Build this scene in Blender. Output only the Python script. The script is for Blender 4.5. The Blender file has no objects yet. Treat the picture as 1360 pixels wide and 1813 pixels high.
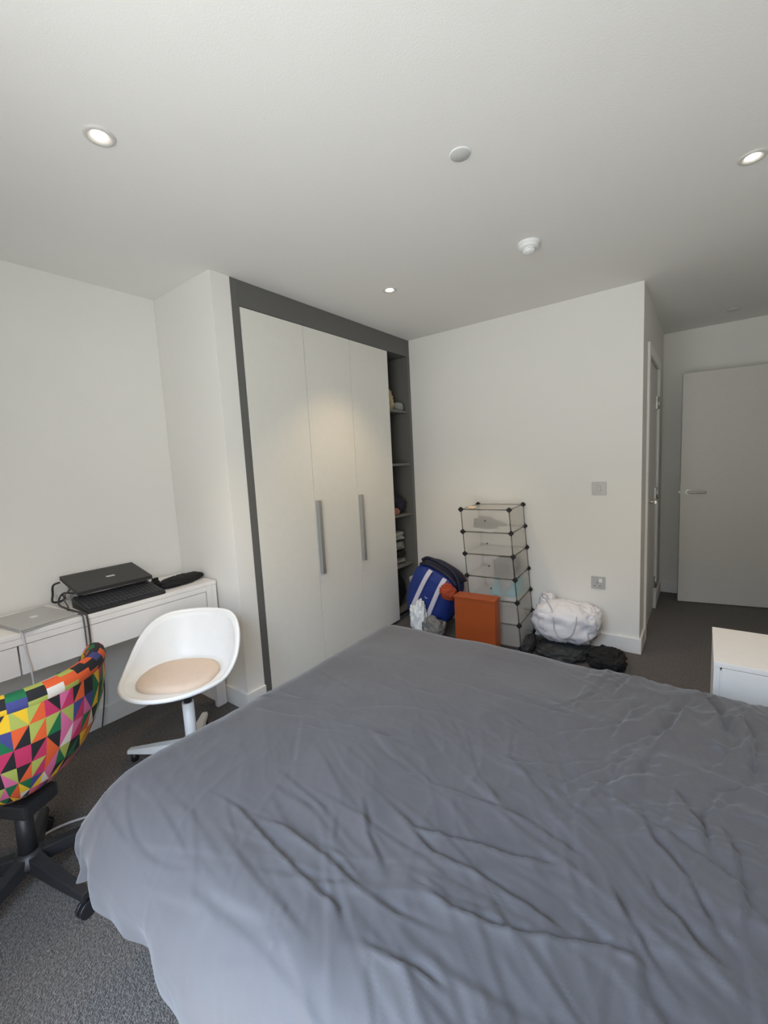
import bpy, bmesh, math, random
import numpy as np
from mathutils import Vector, Matrix

S = bpy.context.scene
COL = S.collection
PI = math.pi

# ------------------------------------------------------------------ camera
def camera():
    f, yaw, pitch, roll, h = 757.122, 0.644, -0.1118, -0.0524, 1.3643
    cy, sy, cp, sp = math.cos(yaw), math.sin(yaw), math.cos(pitch), math.sin(pitch)
    fw = Vector((-sy*cp, cy*cp, sp)); r = Vector((cy, sy, 0)); u = r.cross(fw)
    c, s = math.cos(roll), math.sin(roll)
    r2 = c*r + s*u; u2 = -s*r + c*u
    cam = bpy.data.cameras.new('camera'); o = bpy.data.objects.new('camera', cam)
    COL.objects.link(o)
    m = Matrix((r2, u2, -fw)).transposed().to_4x4(); m.translation = (0, 0, h)
    o.matrix_world = m
    cam.sensor_fit = 'VERTICAL'; cam.sensor_height = 36; cam.lens = f/1813*36
    cam.clip_start = 0.02
    S.camera = o
camera()

# ------------------------------------------------------------------ world, window light, exposure
SKY_STRENGTH = 13.0
EXPOSURE = 0.0
DOWNLIGHT_W = 26.0
def world():
    w = bpy.data.worlds.new('sky'); S.world = w; w.use_nodes = True
    nt = w.node_tree; nt.nodes.clear()
    out = nt.nodes.new('ShaderNodeOutputWorld'); bg = nt.nodes.new('ShaderNodeBackground')
    tc = nt.nodes.new('ShaderNodeTexCoord'); sx = nt.nodes.new('ShaderNodeSeparateXYZ')
    mr = nt.nodes.new('ShaderNodeMapRange'); cr = nt.nodes.new('ShaderNodeValToRGB')
    mr.inputs['From Min'].default_value = -1; mr.inputs['From Max'].default_value = 1
    e = cr.color_ramp.elements
    e[0].position = 0.0; e[0].color = (0.60, 0.61, 0.60, 1)       # sunlit paving outside
    e[1].position = 1.0; e[1].color = (0.62, 0.84, 1.10, 1)       # zenith
    for p, c in ((0.495, (0.60, 0.61, 0.60, 1)), (0.505, (0.40, 0.39, 0.36, 1)), (0.63, (0.42, 0.41, 0.38, 1)), (0.69, (1.10, 1.28, 1.55, 1)), (0.80, (0.85, 1.12, 1.50, 1))):
        a = e.new(p); a.color = c                                  # buildings opposite, then bright overcast sky
    nt.links.new(tc.outputs['Generated'], sx.inputs[0]); nt.links.new(sx.outputs['Z'], mr.inputs['Value'])
    nt.links.new(mr.outputs[0], cr.inputs[0]); nt.links.new(cr.outputs[0], bg.inputs[0])
    bg.inputs[1].default_value = SKY_STRENGTH
    nt.links.new(bg.outputs[0], out.inputs[0])
world()
WIN = (-1.08, 0.16, 0.05, 2.12)           # x0, x1, z0, z1 of the glazed opening in the rear wall
def portal():
    l = bpy.data.lights.new('window_daylight', 'AREA'); l.shape = 'RECTANGLE'
    l.size = WIN[1]-WIN[0]; l.size_y = WIN[3]-WIN[2]
    l.cycles.is_portal = True
    o = bpy.data.objects.new('window_daylight', l); COL.objects.link(o)
    o.location = ((WIN[0]+WIN[1])/2, -0.33, (WIN[2]+WIN[3])/2)
    o.rotation_euler = (PI/2, 0, 0)      # emits towards +y, into the room
portal()
S.view_settings.view_transform = 'Standard'; S.view_settings.look = 'None'
S.view_settings.gamma = 1; S.view_settings.use_curve_mapping = False
S.view_settings.exposure = EXPOSURE
S.cycles.max_bounces = 10; S.cycles.diffuse_bounces = 7; S.cycles.transparent_max_bounces = 24
S.cycles.sample_clamp_indirect = 8

# ------------------------------------------------------------------ materials
def srgb(r, g, b):
    f = lambda c: c/12.92 if c <= 0.04045 else ((c+0.055)/1.055)**2.4
    return (f(r/255), f(g/255), f(b/255), 1)
MATS = {}
def mat(name, col, rough=0.5, metal=0, noise=0, nscale=20, bump=0, bscale=200, spec=0.5, sheen=0,
        emit=None, coat=0, detail=3):
    if name in MATS: return MATS[name]
    m = bpy.data.materials.new(name); m.use_nodes = True; MATS[name] = m
    nt = m.node_tree; b = nt.nodes['Principled BSDF']
    b.inputs['Base Color'].default_value = col
    b.inputs['Roughness'].default_value = rough; b.inputs['Metallic'].default_value = metal
    b.inputs['Specular IOR Level'].default_value = spec
    b.inputs['Sheen Weight'].default_value = sheen
    b.inputs['Coat Weight'].default_value = coat
    tc = nt.nodes.new('ShaderNodeTexCoord')
    n = nt.nodes.new('ShaderNodeTexNoise'); n.inputs['Scale'].default_value = nscale
    n.inputs['Detail'].default_value = detail
    nt.links.new(tc.outputs['Object'], n.inputs['Vector'])
    mx = nt.nodes.new('ShaderNodeMix'); mx.data_type = 'RGBA'
    k = noise if noise else 0.03
    mx.inputs[6].default_value = tuple(max(0, c*(1-k)) for c in col[:3])+(1,)
    mx.inputs[7].default_value = tuple(min(1, c*(1+k)) for c in col[:3])+(1,)
    nt.links.new(n.outputs['Fac'], mx.inputs[0]); nt.links.new(mx.outputs[2], b.inputs['Base Color'])
    if bump:
        n2 = nt.nodes.new('ShaderNodeTexNoise'); n2.inputs['Scale'].default_value = bscale
        n2.inputs['Detail'].default_value = 2
        nt.links.new(tc.outputs['Object'], n2.inputs['Vector'])
        bp = nt.nodes.new('ShaderNodeBump'); bp.inputs['Strength'].default_value = bump
        bp.inputs['Distance'].default_value = 0.004
        nt.links.new(n2.outputs['Fac'], bp.inputs['Height']); nt.links.new(bp.outputs[0], b.inputs['Normal'])
    if emit:
        b.inputs['Emission Color'].default_value = emit[0]; b.inputs['Emission Strength'].default_value = emit[1]
    return m

def carpet_mat():
    m = bpy.data.materials.new('carpet'); m.use_nodes = True; MATS['carpet'] = m
    nt = m.node_tree; b = nt.nodes['Principled BSDF']; b.inputs['Roughness'].default_value = 0.95
    b.inputs['Specular IOR Level'].default_value = 0.15; b.inputs['Sheen Weight'].default_value = 0.25
    tc = nt.nodes.new('ShaderNodeTexCoord')
    v = nt.nodes.new('ShaderNodeTexVoronoi'); v.inputs['Scale'].default_value = 210
    n = nt.nodes.new('ShaderNodeTexNoise'); n.inputs['Scale'].default_value = 120; n.inputs['Detail'].default_value = 4
    for q in (v, n): nt.links.new(tc.outputs['Object'], q.inputs['Vector'])
    cr = nt.nodes.new('ShaderNodeValToRGB'); e = cr.color_ramp.elements
    e[0].position = 0.33; e[0].color = (0.052, 0.043, 0.037, 1); e[1].position = 0.68; e[1].color = (0.165, 0.142, 0.122, 1)
    a = e.new(0.5); a.color = (0.096, 0.080, 0.067, 1)
    nt.links.new(n.outputs['Fac'], cr.inputs[0]); nt.links.new(cr.outputs[0], b.inputs['Base Color'])
    bp = nt.nodes.new('ShaderNodeBump'); bp.inputs['Strength'].default_value = 0.9; bp.inputs['Distance'].default_value = 0.006
    nt.links.new(v.outputs['Distance'], bp.inputs['Height']); nt.links.new(bp.outputs[0], b.inputs['Normal'])
    return m
def frosted_mat(name, col, clear):
    m = bpy.data.materials.new(name); m.use_nodes = True; MATS[name] = m
    nt = m.node_tree; nt.nodes.clear()
    out = nt.nodes.new('ShaderNodeOutputMaterial')
    tr = nt.nodes.new('ShaderNodeBsdfTransparent'); tr.inputs[0].default_value = (1, 1, 1, 1)
    df = nt.nodes.new('ShaderNodeBsdfDiffuse'); df.inputs[0].default_value = col
    tl = nt.nodes.new('ShaderNodeBsdfTranslucent'); tl.inputs[0].default_value = col
    gl = nt.nodes.new('ShaderNodeBsdfGlossy'); gl.inputs['Roughness'].default_value = 0.35
    m1 = nt.nodes.new('ShaderNodeMixShader'); m1.inputs[0].default_value = 0.5
    m2 = nt.nodes.new('ShaderNodeMixShader'); m2.inputs[0].default_value = clear
    m3 = nt.nodes.new('ShaderNodeMixShader'); m3.inputs[0].default_value = 0.04
    L = nt.links.new
    L(df.outputs[0], m1.inputs[1]); L(tl.outputs[0], m1.inputs[2]); L(m1.outputs[0], m2.inputs[1]); L(tr.outputs[0], m2.inputs[2])
    L(m2.outputs[0], m3.inputs[1]); L(gl.outputs[0], m3.inputs[2]); L(m3.outputs[0], out.inputs[0])
    return m
def glass_mat():
    m = bpy.data.materials.new('window_glass'); m.use_nodes = True; MATS['window_glass'] = m
    nt = m.node_tree; nt.nodes.clear(); L = nt.links.new
    out = nt.nodes.new('ShaderNodeOutputMaterial'); tr = nt.nodes.new('ShaderNodeBsdfTransparent')
    gl = nt.nodes.new('ShaderNodeBsdfGlossy'); gl.inputs['Roughness'].default_value = 0.02
    mx = nt.nodes.new('ShaderNodeMixShader'); mx.inputs[0].default_value = 0.05
    L(tr.outputs[0], mx.inputs[1]); L(gl.outputs[0], mx.inputs[2]); L(mx.outputs[0], out.inputs[0]); return m
def duvet_mat():
    m = mat('duvet_cotton', (0.0655, 0.0640, 0.0715, 1), 0.58, noise=0.06, nscale=6, bump=0.10, bscale=900, spec=0.40, sheen=0.2)
    return m

WALL = mat('wall_paint', (0.80, 0.79, 0.755, 1), 0.75, bump=0.06, bscale=260, noise=0.015, nscale=3, spec=0.25)
CEIL = mat('ceiling_paint', (0.80, 0.795, 0.775, 1), 0.85, bump=0.15, bscale=170, noise=0.015, nscale=3, spec=0.2)
TRIMW = mat('trim_gloss_white', (0.82, 0.815, 0.795, 1), 0.4)
DOORW = mat('door_white', (0.66, 0.645, 0.61, 1), 0.45)
CARPET = carpet_mat()
WARDG = mat('wardrobe_grey', srgb(98, 98, 96), 0.55)
WARDI = mat('wardrobe_inside_grey', srgb(104, 103, 99), 0.6)
WARDW = mat('wardrobe_door_cream', (0.76, 0.75, 0.70, 1), 0.42)
ALU = mat('brushed_aluminium', (0.50, 0.51, 0.51, 1), 0.38, 0.85)
STEEL = mat('satin_steel', (0.62, 0.61, 0.59, 1), 0.35, 0.8)
DESKW = mat('desk_white', (0.80, 0.775, 0.75, 1), 0.4)
PLASW = mat('white_plastic', (0.83, 0.84, 0.84, 1), 0.35)
BLACK = mat('black_plastic', (0.018, 0.018, 0.020, 1), 0.45)
BLACKM = mat('black_laptop_shell', (0.030, 0.030, 0.031, 1), 0.5)
KEYC = mat('black_key', (0.025, 0.027, 0.032, 1), 0.55)
SILVER = mat('silver_laptop_shell', (0.50, 0.50, 0.49, 1), 0.42, 0.5)
LOGO = mat('pale_logo', (0.75, 0.75, 0.75, 1), 0.3)
CUSH = mat('beige_cushion_fabric', (0.70, 0.56, 0.45, 1), 0.9, bump=0.3, bscale=500, noise=0.06, nscale=40)
DUVET = duvet_mat()
MATTR = mat('mattress_ticking', (0.6, 0.6, 0.6, 1), 0.9)
BEDW = mat('bed_frame_grey', (0.20, 0.20, 0.21, 1), 0.7)
FROST = frosted_mat('frosted_panel', (0.93, 0.91, 0.88, 1), 0.725)
CONN = mat('connector_black', (0.008, 0.008, 0.010, 1), 0.5)
RODM = mat('rod_dark_metal', (0.10, 0.095, 0.09, 1), 0.45, 0.5)
BLUE = mat('blue_nylon', (0.010, 0.032, 0.205, 1), 0.6, bump=0.4, bscale=60, noise=0.2, nscale=12)
NAVY = mat('navy_nylon', (0.006, 0.007, 0.030, 1), 0.6, bump=0.3, bscale=60)
WEB = mat('white_webbing', (0.66, 0.63, 0.72, 1), 0.8)
ORANGE = mat('orange_card', (0.37, 0.072, 0.012, 1), 0.5, noise=0.1, nscale=8)
ORFAB = mat('orange_red_fabric', (0.40, 0.06, 0.02, 1), 0.8, noise=0.3, nscale=30)
LAUND = mat('white_laundry_nylon', (0.76, 0.75, 0.78, 1), 0.6, bump=0.3, bscale=40, noise=0.04, nscale=20)
CORDW = mat('white_cord', (0.62, 0.60, 0.62, 1), 0.6)
CORDL = mat('grey_drawstring', (0.45, 0.43, 0.45, 1), 0.7)
CABLE = mat('dark_cable', (0.05, 0.045, 0.045, 1), 0.5)
PATT = mat('black_grey_patterned_cloth', (0.035, 0.038, 0.040, 1), 0.85, noise=0.95, nscale=22, detail=1)
BLKC = mat('black_cloth', (0.010, 0.010, 0.011, 1), 0.9, noise=0.3, nscale=20)
GREYC = mat('grey_cloth', (0.20, 0.20, 0.19, 1), 0.9, noise=0.5, nscale=28)
GREENC = mat('grey_green_cloth', (0.26, 0.28, 0.25, 1), 0.9, noise=0.3, nscale=30)
BEIGEC = mat('beige_cloth', (0.47, 0.38, 0.24, 1), 0.9, noise=0.3, nscale=30)
NAVYC = mat('dark_navy_cloth', (0.010, 0.009, 0.022, 1), 0.9, noise=0.3, nscale=20)
REDC = mat('dull_red_cloth', (0.22, 0.09, 0.07, 1), 0.9)
WHITEC = mat('white_bag_plastic', (0.80, 0.84, 0.86, 1), 0.5)
CARD = mat('pale_grey_card', (0.50, 0.50, 0.49, 1), 0.7)
PLATE = mat('switch_plate_grey', (0.46, 0.45, 0.43, 1), 0.45, 0.2)
PLATE2 = mat('socket_plate_grey', (0.50, 0.50, 0.50, 1), 0.45, 0.2)
HOLE = mat('socket_slot_dark', (0.12, 0.12, 0.12, 1), 0.6)
LOGOG = mat('grey_logo', (0.56, 0.57, 0.56, 1), 0.6)
RINGG = mat('downlight_ring', (0.60, 0.59, 0.57, 1), 0.5)
VENTG = mat('cover_plate_grey', (0.56, 0.57, 0.56, 1), 0.6)
LAMP = mat('lamp_lens', (1, 0.95, 0.85, 1), 0.4, emit=((1.0, 0.86, 0.68, 1), 22))
LENSOFF = mat('lamp_lens_off', (0.55, 0.55, 0.54, 1), 0.3)
SHOEK = mat('dark_grey_shoe', (0.035, 0.036, 0.04, 1), 0.6, noise=0.4, nscale=25)
SHOET = mat('teal_shoe', (0.045, 0.40, 0.50, 1), 0.6, noise=0.2, nscale=25)
SHOES = mat('shoe_sole_pale', (0.6, 0.62, 0.6, 1), 0.6)
CREAM = mat('cream_trinket', (0.72, 0.58, 0.40, 1), 0.6)
GLASS = glass_mat()
PAT = [mat('pattern_'+n, tuple(q*.74 for q in srgb(*c)[:3])+(1,), 0.85, bump=0.15, bscale=700) for n, c in [
    ('black', (24, 22, 26)), ('white', (226, 216, 206)), ('green', (8, 106, 62)), ('yellow', (238, 190, 34)),
    ('orange', (226, 92, 40)), ('pink', (214, 104, 150)), ('magenta', (192, 44, 92)), ('blue', (62, 66, 128)),
    ('lime', (170, 178, 84)), ('cream', (240, 206, 150))]]

# ------------------------------------------------------------------ mesh helpers
class MB:
    def __init__(s): s.v = []; s.f = []; s.m = []; s.sm = []
    def add(s, V, F, mi=0, smooth=False):
        o = len(s.v); s.v += [tuple(map(float, q)) for q in V]
        for f in F:
            s.f.append(tuple(i+o for i in f)); s.m.append(mi); s.sm.append(smooth)
        return s
    def box(s, x0, x1, y0, y1, z0, z1, mi=0):
        V = [(x0,y0,z0),(x1,y0,z0),(x1,y1,z0),(x0,y1,z0),(x0,y0,z1),(x1,y0,z1),(x1,y1,z1),(x0,y1,z1)]
        return s.add(V, [(0,3,2,1),(4,5,6,7),(0,1,5,4),(1,2,6,5),(2,3,7,6),(3,0,4,7)], mi)
    def cyl(s, a, b, r0, r1=None, n=16, caps=True, mi=0):
        r1 = r0 if r1 is None else r1
        a = Vector(a); b = Vector(b); d = (b-a).normalized()
        t = Vector((0,0,1)) if abs(d.z) < 0.9 else Vector((1,0,0))
        u = d.cross(t).normalized(); w = d.cross(u)
        V = []
        for c, r in ((a, r0), (b, r1)):
            for i in range(n):
                q = 2*PI*i/n; V.append(c + r*(math.cos(q)*u + math.sin(q)*w))
        F = [(i, (i+1) % n, n+(i+1) % n, n+i) for i in range(n)]
        s.add(V, F, mi, True)
        if caps:
            o = len(s.v)-2*n
            s.f.append(tuple(o+i for i in reversed(range(n)))); s.m.append(mi); s.sm.append(False)
            s.f.append(tuple(o+n+i for i in range(n))); s.m.append(mi); s.sm.append(False)
        return s
    def tube(s, pts, r, n=8, mi=0, closed=False, sub=6):
        P = [Vector(p) for p in pts]
        if sub > 1 and len(P) > 2:
            Q = []; m = len(P)
            for i in range(m if closed else m-1):
                p0 = P[(i-1) % m] if closed or i > 0 else P[0]; p1 = P[i]; p2 = P[(i+1) % m]
                p3 = P[(i+2) % m] if closed or i+2 < m else P[-1]
                for k in range(sub):
                    t = k/sub
                    Q.append(0.5*((2*p1)+(-p0+p2)*t+(2*p0-5*p1+4*p2-p3)*t*t+(-p0+3*p1-3*p2+p3)*t**3))
            if not closed: Q.append(P[-1])
            P = Q
        m = len(P); V = []
        nrm = None
        for i in range(m):
            d = (P[(i+1) % m]-P[i-1]) if closed else (P[min(i+1, m-1)]-P[max(i-1, 0)])
            d.normalize()
            if nrm is None:
                t = Vector((0,0,1)) if abs(d.z) < 0.9 else Vector((1,0,0)); nrm = d.cross(t).normalized()
            else:
                nrm = (nrm - d*nrm.dot(d)).normalized()
            w = d.cross(nrm)
            rr = r(i/(m-1)) if callable(r) else r
            for k in range(n):
                q = 2*PI*k/n; V.append(P[i] + rr*(math.cos(q)*nrm+math.sin(q)*w))
        F = []
        for i in range(m if closed else m-1):
            for k in range(n):
                a = i*n+k; b = i*n+(k+1) % n; c = ((i+1) % m)*n+(k+1) % n; d = ((i+1) % m)*n+k
                F.append((a, d, c, b))
        s.add(V, F, mi, True)
        if not closed:
            o = len(s.v)-m*n
            s.f.append(tuple(o+k for k in range(n))); s.m.append(mi); s.sm.append(False)
            s.f.append(tuple(o+(m-1)*n+k for k in reversed(range(n)))); s.m.append(mi); s.sm.append(False)
        return s
    def lathe(s, prof, c=(0,0,0), n=28, mi=0):
        V = []; F = []
        for r, z in prof:
            for i in range(n):
                q = 2*PI*i/n; V.append((c[0]+r*math.cos(q), c[1]+r*math.sin(q), c[2]+z))
        for j in range(len(prof)-1):
            for i in range(n):
                F.append((j*n+i, j*n+(i+1) % n, (j+1)*n+(i+1) % n, (j+1)*n+i))
        return s.add(V, F, mi, True)
    def grid(s, G, mi=0, wrap_u=False, wrap_v=False, flip=False):
        """G: array (nu, nv, 3)"""
        nu, nv = len(G), len(G[0])
        V = [G[i][j] for i in range(nu) for j in range(nv)]; F = []
        for i in range(nu if wrap_u else nu-1):
            for j in range(nv if wrap_v else nv-1):
                a = i*nv+j; b = ((i+1) % nu)*nv+j; c = ((i+1) % nu)*nv+(j+1) % nv; d = i*nv+(j+1) % nv
                F.append((a, d, c, b) if flip else (a, b, c, d))
        return s.add(V, F, mi, True)
    def move(s, fn):
        s.v = [tuple(fn(Vector(q))) for q in s.v]; return s

def obj(name, mb, mats, parent=None, bevel=0, world=False, seg=2, kind=None, weld=False):
    if not isinstance(mats, (list, tuple)): mats = [mats]
    V = mb.v
    if world and parent is not None:
        L = parent['_o']; V = [(a-L[0], b-L[1], c-L[2]) for a, b, c in V]
    me = bpy.data.meshes.new(name); me.from_pydata(V, [], mb.f)
    for q in mats: me.materials.append(q)
    me.polygons.foreach_set('material_index', mb.m); me.polygons.foreach_set('use_smooth', mb.sm)
    if weld or bevel:
        bm = bmesh.new(); bm.from_mesh(me)
        if weld: bmesh.ops.remove_doubles(bm, verts=bm.verts, dist=1e-5)
        if bevel:
            ed = [e for e in bm.edges if len(e.link_faces) == 2 and e.calc_face_angle(0) > 0.6]
            bmesh.ops.bevel(bm, geom=ed, offset=bevel, segments=seg, affect='EDGES', profile=0.6)
        bm.to_mesh(me); bm.free()
    me.update()
    o = bpy.data.objects.new(name, me); COL.objects.link(o)
    if parent is not None: o.parent = parent
    if kind: o['kind'] = kind
    return o
def tag(o, label, cat, group=None):
    o['label'] = label; o['category'] = cat
    if group: o['group'] = group
    return o
def thing(name, label, cat, loc=(0,0,0), rotz=0, group=None, kind=None):
    o = bpy.data.objects.new(name, None); COL.objects.link(o); o.empty_display_size = 0.05
    o.location = loc; o.rotation_euler = (0, 0, rotz); o['_o'] = [float(q) for q in loc]
    if kind: o['kind'] = kind
    else: tag(o, label, cat, group)
    return o
def struct(name, mb, m, parent=None, **k): return obj(name, mb, m, parent, kind='structure', **k)
def dup(root, loc, rotz, label=None):
    r = root.copy(); COL.objects.link(r); r.location = loc; r.rotation_euler = (0, 0, rotz)
    if label: r['label'] = label
    for ch in list(root.children):
        c = ch.copy(); COL.objects.link(c); c.parent = r
        for g in list(ch.children):
            d = g.copy(); COL.objects.link(d); d.parent = c
    return r

# value noise, numpy
def vnoise(x, y, z=0.0, seed=0):
    x, y, z = np.broadcast_arrays(np.asarray(x, float), np.asarray(y, float), np.asarray(z, float))
    xi, yi, zi = np.floor(x).astype(np.int64), np.floor(y).astype(np.int64), np.floor(z).astype(np.int64)
    fx, fy, fz = x-xi, y-yi, z-zi
    fx, fy, fz = [t*t*t*(t*(t*6-15)+10) for t in (fx, fy, fz)]
    def h(a, b, c):
        n = (a*374761393 + b*668265263 + c*2147483647 + seed*974634777) & 0xFFFFFFFF
        n = ((n ^ (n >> 13))*1274126177) & 0xFFFFFFFF
        n = (n ^ (n >> 16)) & 0xFFFFFFFF
        return n/2147483648.0-1
    r = 0
    for a in (0, 1):
        for b in (0, 1):
            for c in (0, 1):
                r = r + h(xi+a, yi+b, zi+c)*(fx if a else 1-fx)*(fy if b else 1-fy)*(fz if c else 1-fz)
    return r

def lump_mb(center, size, seed, amp=0.12, freq=3.0, folds=0.06, nu=56, nv=34, floor=True, pow_=0.8):
    """soft crumpled bundle: displaced superellipsoid, flattened where it lies"""
    u = np.linspace(0, 2*PI, nu, endpoint=False)[:, None]; v = np.linspace(-PI/2, PI/2, nv)[None, :]
    sg = lambda q, p: np.sign(q)*np.abs(q)**p
    x = sg(np.cos(v), pow_)*sg(np.cos(u), pow_); y = sg(np.cos(v), pow_)*sg(np.sin(u), pow_); z = sg(np.sin(v), pow_)+0*u
    d = 1+amp*vnoise(x*freq*.6+7, y*freq*.6, z*freq*.6, seed)
    w = vnoise(x*freq*1.3, y*freq*1.3+3, z*freq*1.3, seed+1)
    d = d+folds*(1-2*np.abs(w)) + folds*.5*(1-2*np.abs(vnoise(x*freq*3, y*freq*3, z*freq*3, seed+2)))
    x, y, z = x*d*size[0]/2, y*d*size[1]/2, z*d*size[2]/2
    if floor: z = np.maximum(z, -size[2]*0.42)
    G = np.stack([x+center[0], y+center[1], z+center[2]], -1)
    m = MB(); m.grid(G.tolist(), wrap_u=True); return m

# ------------------------------------------------------------------ room shell
XW, XL, YB, XC, YD, HC = -2.0534, -2.65, 3.212, -0.3184, 4.80, 2.40
YN0, YN1 = 1.354, 1.471
XR, YR = 0.80, -0.28
struct('floor', MB().box(XL-.1, XR+.1, YR-.1, YD+.1, -.1, 0), CARPET)
struct('ceiling', MB().box(XL-.1, XR+.1, YR-.1, YD+.1, HC, HC+.1), CEIL)
struct('wall_left', MB().box(XL-.1, XL, YR-.1, YD+.1, 0, HC), WALL)
struct('wall_wardrobe', MB().box(XL, XW, YN0, YN1, 0, HC), WALL, bevel=0.002)
struct('wall_back', MB().box(XL, XC-.09, YB, YB+.1, 0, HC), WALL)
DY0, DY1, DZ = 3.50, 4.25, 2.02
wp = MB(); wp.box(XC-.09, XC, YB, DY0, 0, HC); wp.box(XC-.09, XC, DY1, YD, 0, HC); wp.box(XC-.09, XC, DY0, DY1, DZ, HC)
struct('wall_passage', wp, WALL)
struct('wall_alcove', MB().box(XC-.09, XR, YD, YD+.1, 0, HC), WALL)
struct('wall_right', MB().box(XR, XR+.1, YR-.1, YD+.1, 0, HC), WALL)
wr = MB(); x0, x1, z0, z1 = WIN
wr.box(XL, x0, YR-.1, YR, 0, HC); wr.box(x1, XR, YR-.1, YR, 0, HC); wr.box(x0, x1, YR-.1, YR, 0, z0); wr.box(x0, x1, YR-.1, YR, z1, HC)
struct('wall_rear', wr, WALL)
w1 = thing('window_1', '', '', (0,0,0), kind='structure')
fr = MB(); t = .05
fr.box(x0, x0+t, YR-.09, YR-.03, z0, z1); fr.box(x1-t, x1, YR-.09, YR-.03, z0, z1)
fr.box(x0+t, x1-t, YR-.09, YR-.03, z0, z0+t); fr.box(x0+t, x1-t, YR-.09, YR-.03, z1-t, z1)
xm = (x0+x1)/2; fr.box(xm-.03, xm+.03, YR-.09, YR-.03, z0+t, z1-t)
struct('window_frame', fr, TRIMW, w1)
for a, b in ((x0+t, xm-.03), (xm+.03, x1-t)):
    struct('pane', MB().box(a, b, YR-.062, YR-.058, z0+t, z1-t), GLASS, w1)

BH, BT = .105, .014
struct('baseboard_left', MB().box(XL, XL+BT, YR, YN0, 0, BH), TRIMW, bevel=.003)
struct('baseboard_wardrobe', MB().box(XL+BT, XW+BT, YN0-BT, YN0, 0, BH), TRIMW, bevel=.003)
struct('baseboard_pier', MB().box(XW, XW+BT, YN0, YN1, 0, BH), TRIMW, bevel=.003)
struct('baseboard_back', MB().box(XW+.03, XC+BT, YB-BT, YB, 0, BH), TRIMW, bevel=.003)
struct('baseboard_passage', MB().box(XC, XC+BT, YB, DY0-.065, 0, BH), TRIMW, bevel=.003)
struct('baseboard_alcove', MB().box(XC, XR, YD-BT, YD, 0, BH), TRIMW, bevel=.003)
struct('baseboard_corner', MB().box(XC, XC+BT, DY1+.065, YD-BT, 0, BH), TRIMW, bevel=.003)
struct('baseboard_right', MB().box(XR-BT, XR, YR, YD, 0, BH), TRIMW, bevel=.003)

# side door in the passage wall
d1 = thing('door_1', '', '', (XC, DY0, 0), kind='structure')
ar = MB(); aw = .06
ar.box(XC-.085, XC+.016, DY0-aw, DY0+.012, 0, DZ+aw); ar.box(XC-.085, XC+.016, DY1-.012, DY1+aw, 0, DZ+aw)
ar.box(XC-.085, XC+.016, DY0+.012, DY1-.012, DZ-.012, DZ+aw)
# casing only covers the opening and its surround: keep it clear of the wall body
ar = MB()
for y0, y1 in ((DY0-aw, DY0+.010), (DY1-.010, DY1+aw)): ar.box(XC+.0005, XC+.016, y0, y1, 0, DZ+aw)
ar.box(XC+.0005, XC+.016, DY0+.010, DY1-.010, DZ-.010, DZ+aw)
struct('door_casing', ar, TRIMW, d1, world=True, bevel=.003)
struct('door_leaf', MB().box(XC-.045, XC-.006, DY0+.003, DY1-.003, .008, DZ-.003), DOORW, d1, world=True, bevel=.002)
hd = MB(); hx, hy, hz = XC-.006, 3.572, .995
hd.cyl((hx, hy, hz), (hx+.009, hy, hz), .026, n=24); hd.cyl((hx+.009, hy, hz), (hx+.054, hy, hz), .010)
hd.tube([(hx+.054, hy-.006, hz), (hx+.056, hy+.06, hz), (hx+.054, hy+.135, hz)], .0110, n=10)
struct('door_handle', hd, STEEL, d1, world=True)
struct('lock_escutcheon', MB().cyl((hx, hy, hz-.085), (hx+.008, hy, hz-.085), .025, n=24).cyl((hx+.008, hy, hz-.085), (hx+.02, hy, hz-.085), .008), STEEL, d1, world=True)
for zz in (1.745, 1.0, .235):
    struct('hinge', MB().cyl((XC+.012, DY1-.008, zz-.05), (XC+.012, DY1-.008, zz+.05), .009, n=10).box(XC-.006, XC+.006, DY1-.045, DY1-.010, zz-.05, zz+.05), STEEL, d1, world=True)

# entrance door, standing open in the alcove
ang = math.atan2(.109, .617)
d2 = bpy.data.objects.new('door_2', None); COL.objects.link(d2); d2['kind'] = 'structure'
d2.location = (-.156, 4.526, 0); d2.rotation_euler = (0, 0, ang); d2['_o'] = [0,0,0]
struct('door_leaf', MB().box(0, .86, 0, .042, .008, 1.99), DOORW, d2, bevel=.002)
hd = MB(); hd.cyl((.055, 0, .985), (.055, -.008, .985), .026, n=24); hd.cyl((.055, -.008, .985), (.055, -.05, .985), .010)
hd.tube([(.049, -.048, .985), (.11, -.05, .985), (.175, -.048, .985)], .0095, n=10)
struct('door_handle', hd, STEEL, d2)
struct('latch_plate', MB().box(-.0015, .002, .010, .032, .92, 1.05).box(-.012, 0, .016, .026, .977, .993), STEEL, d2)

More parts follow.
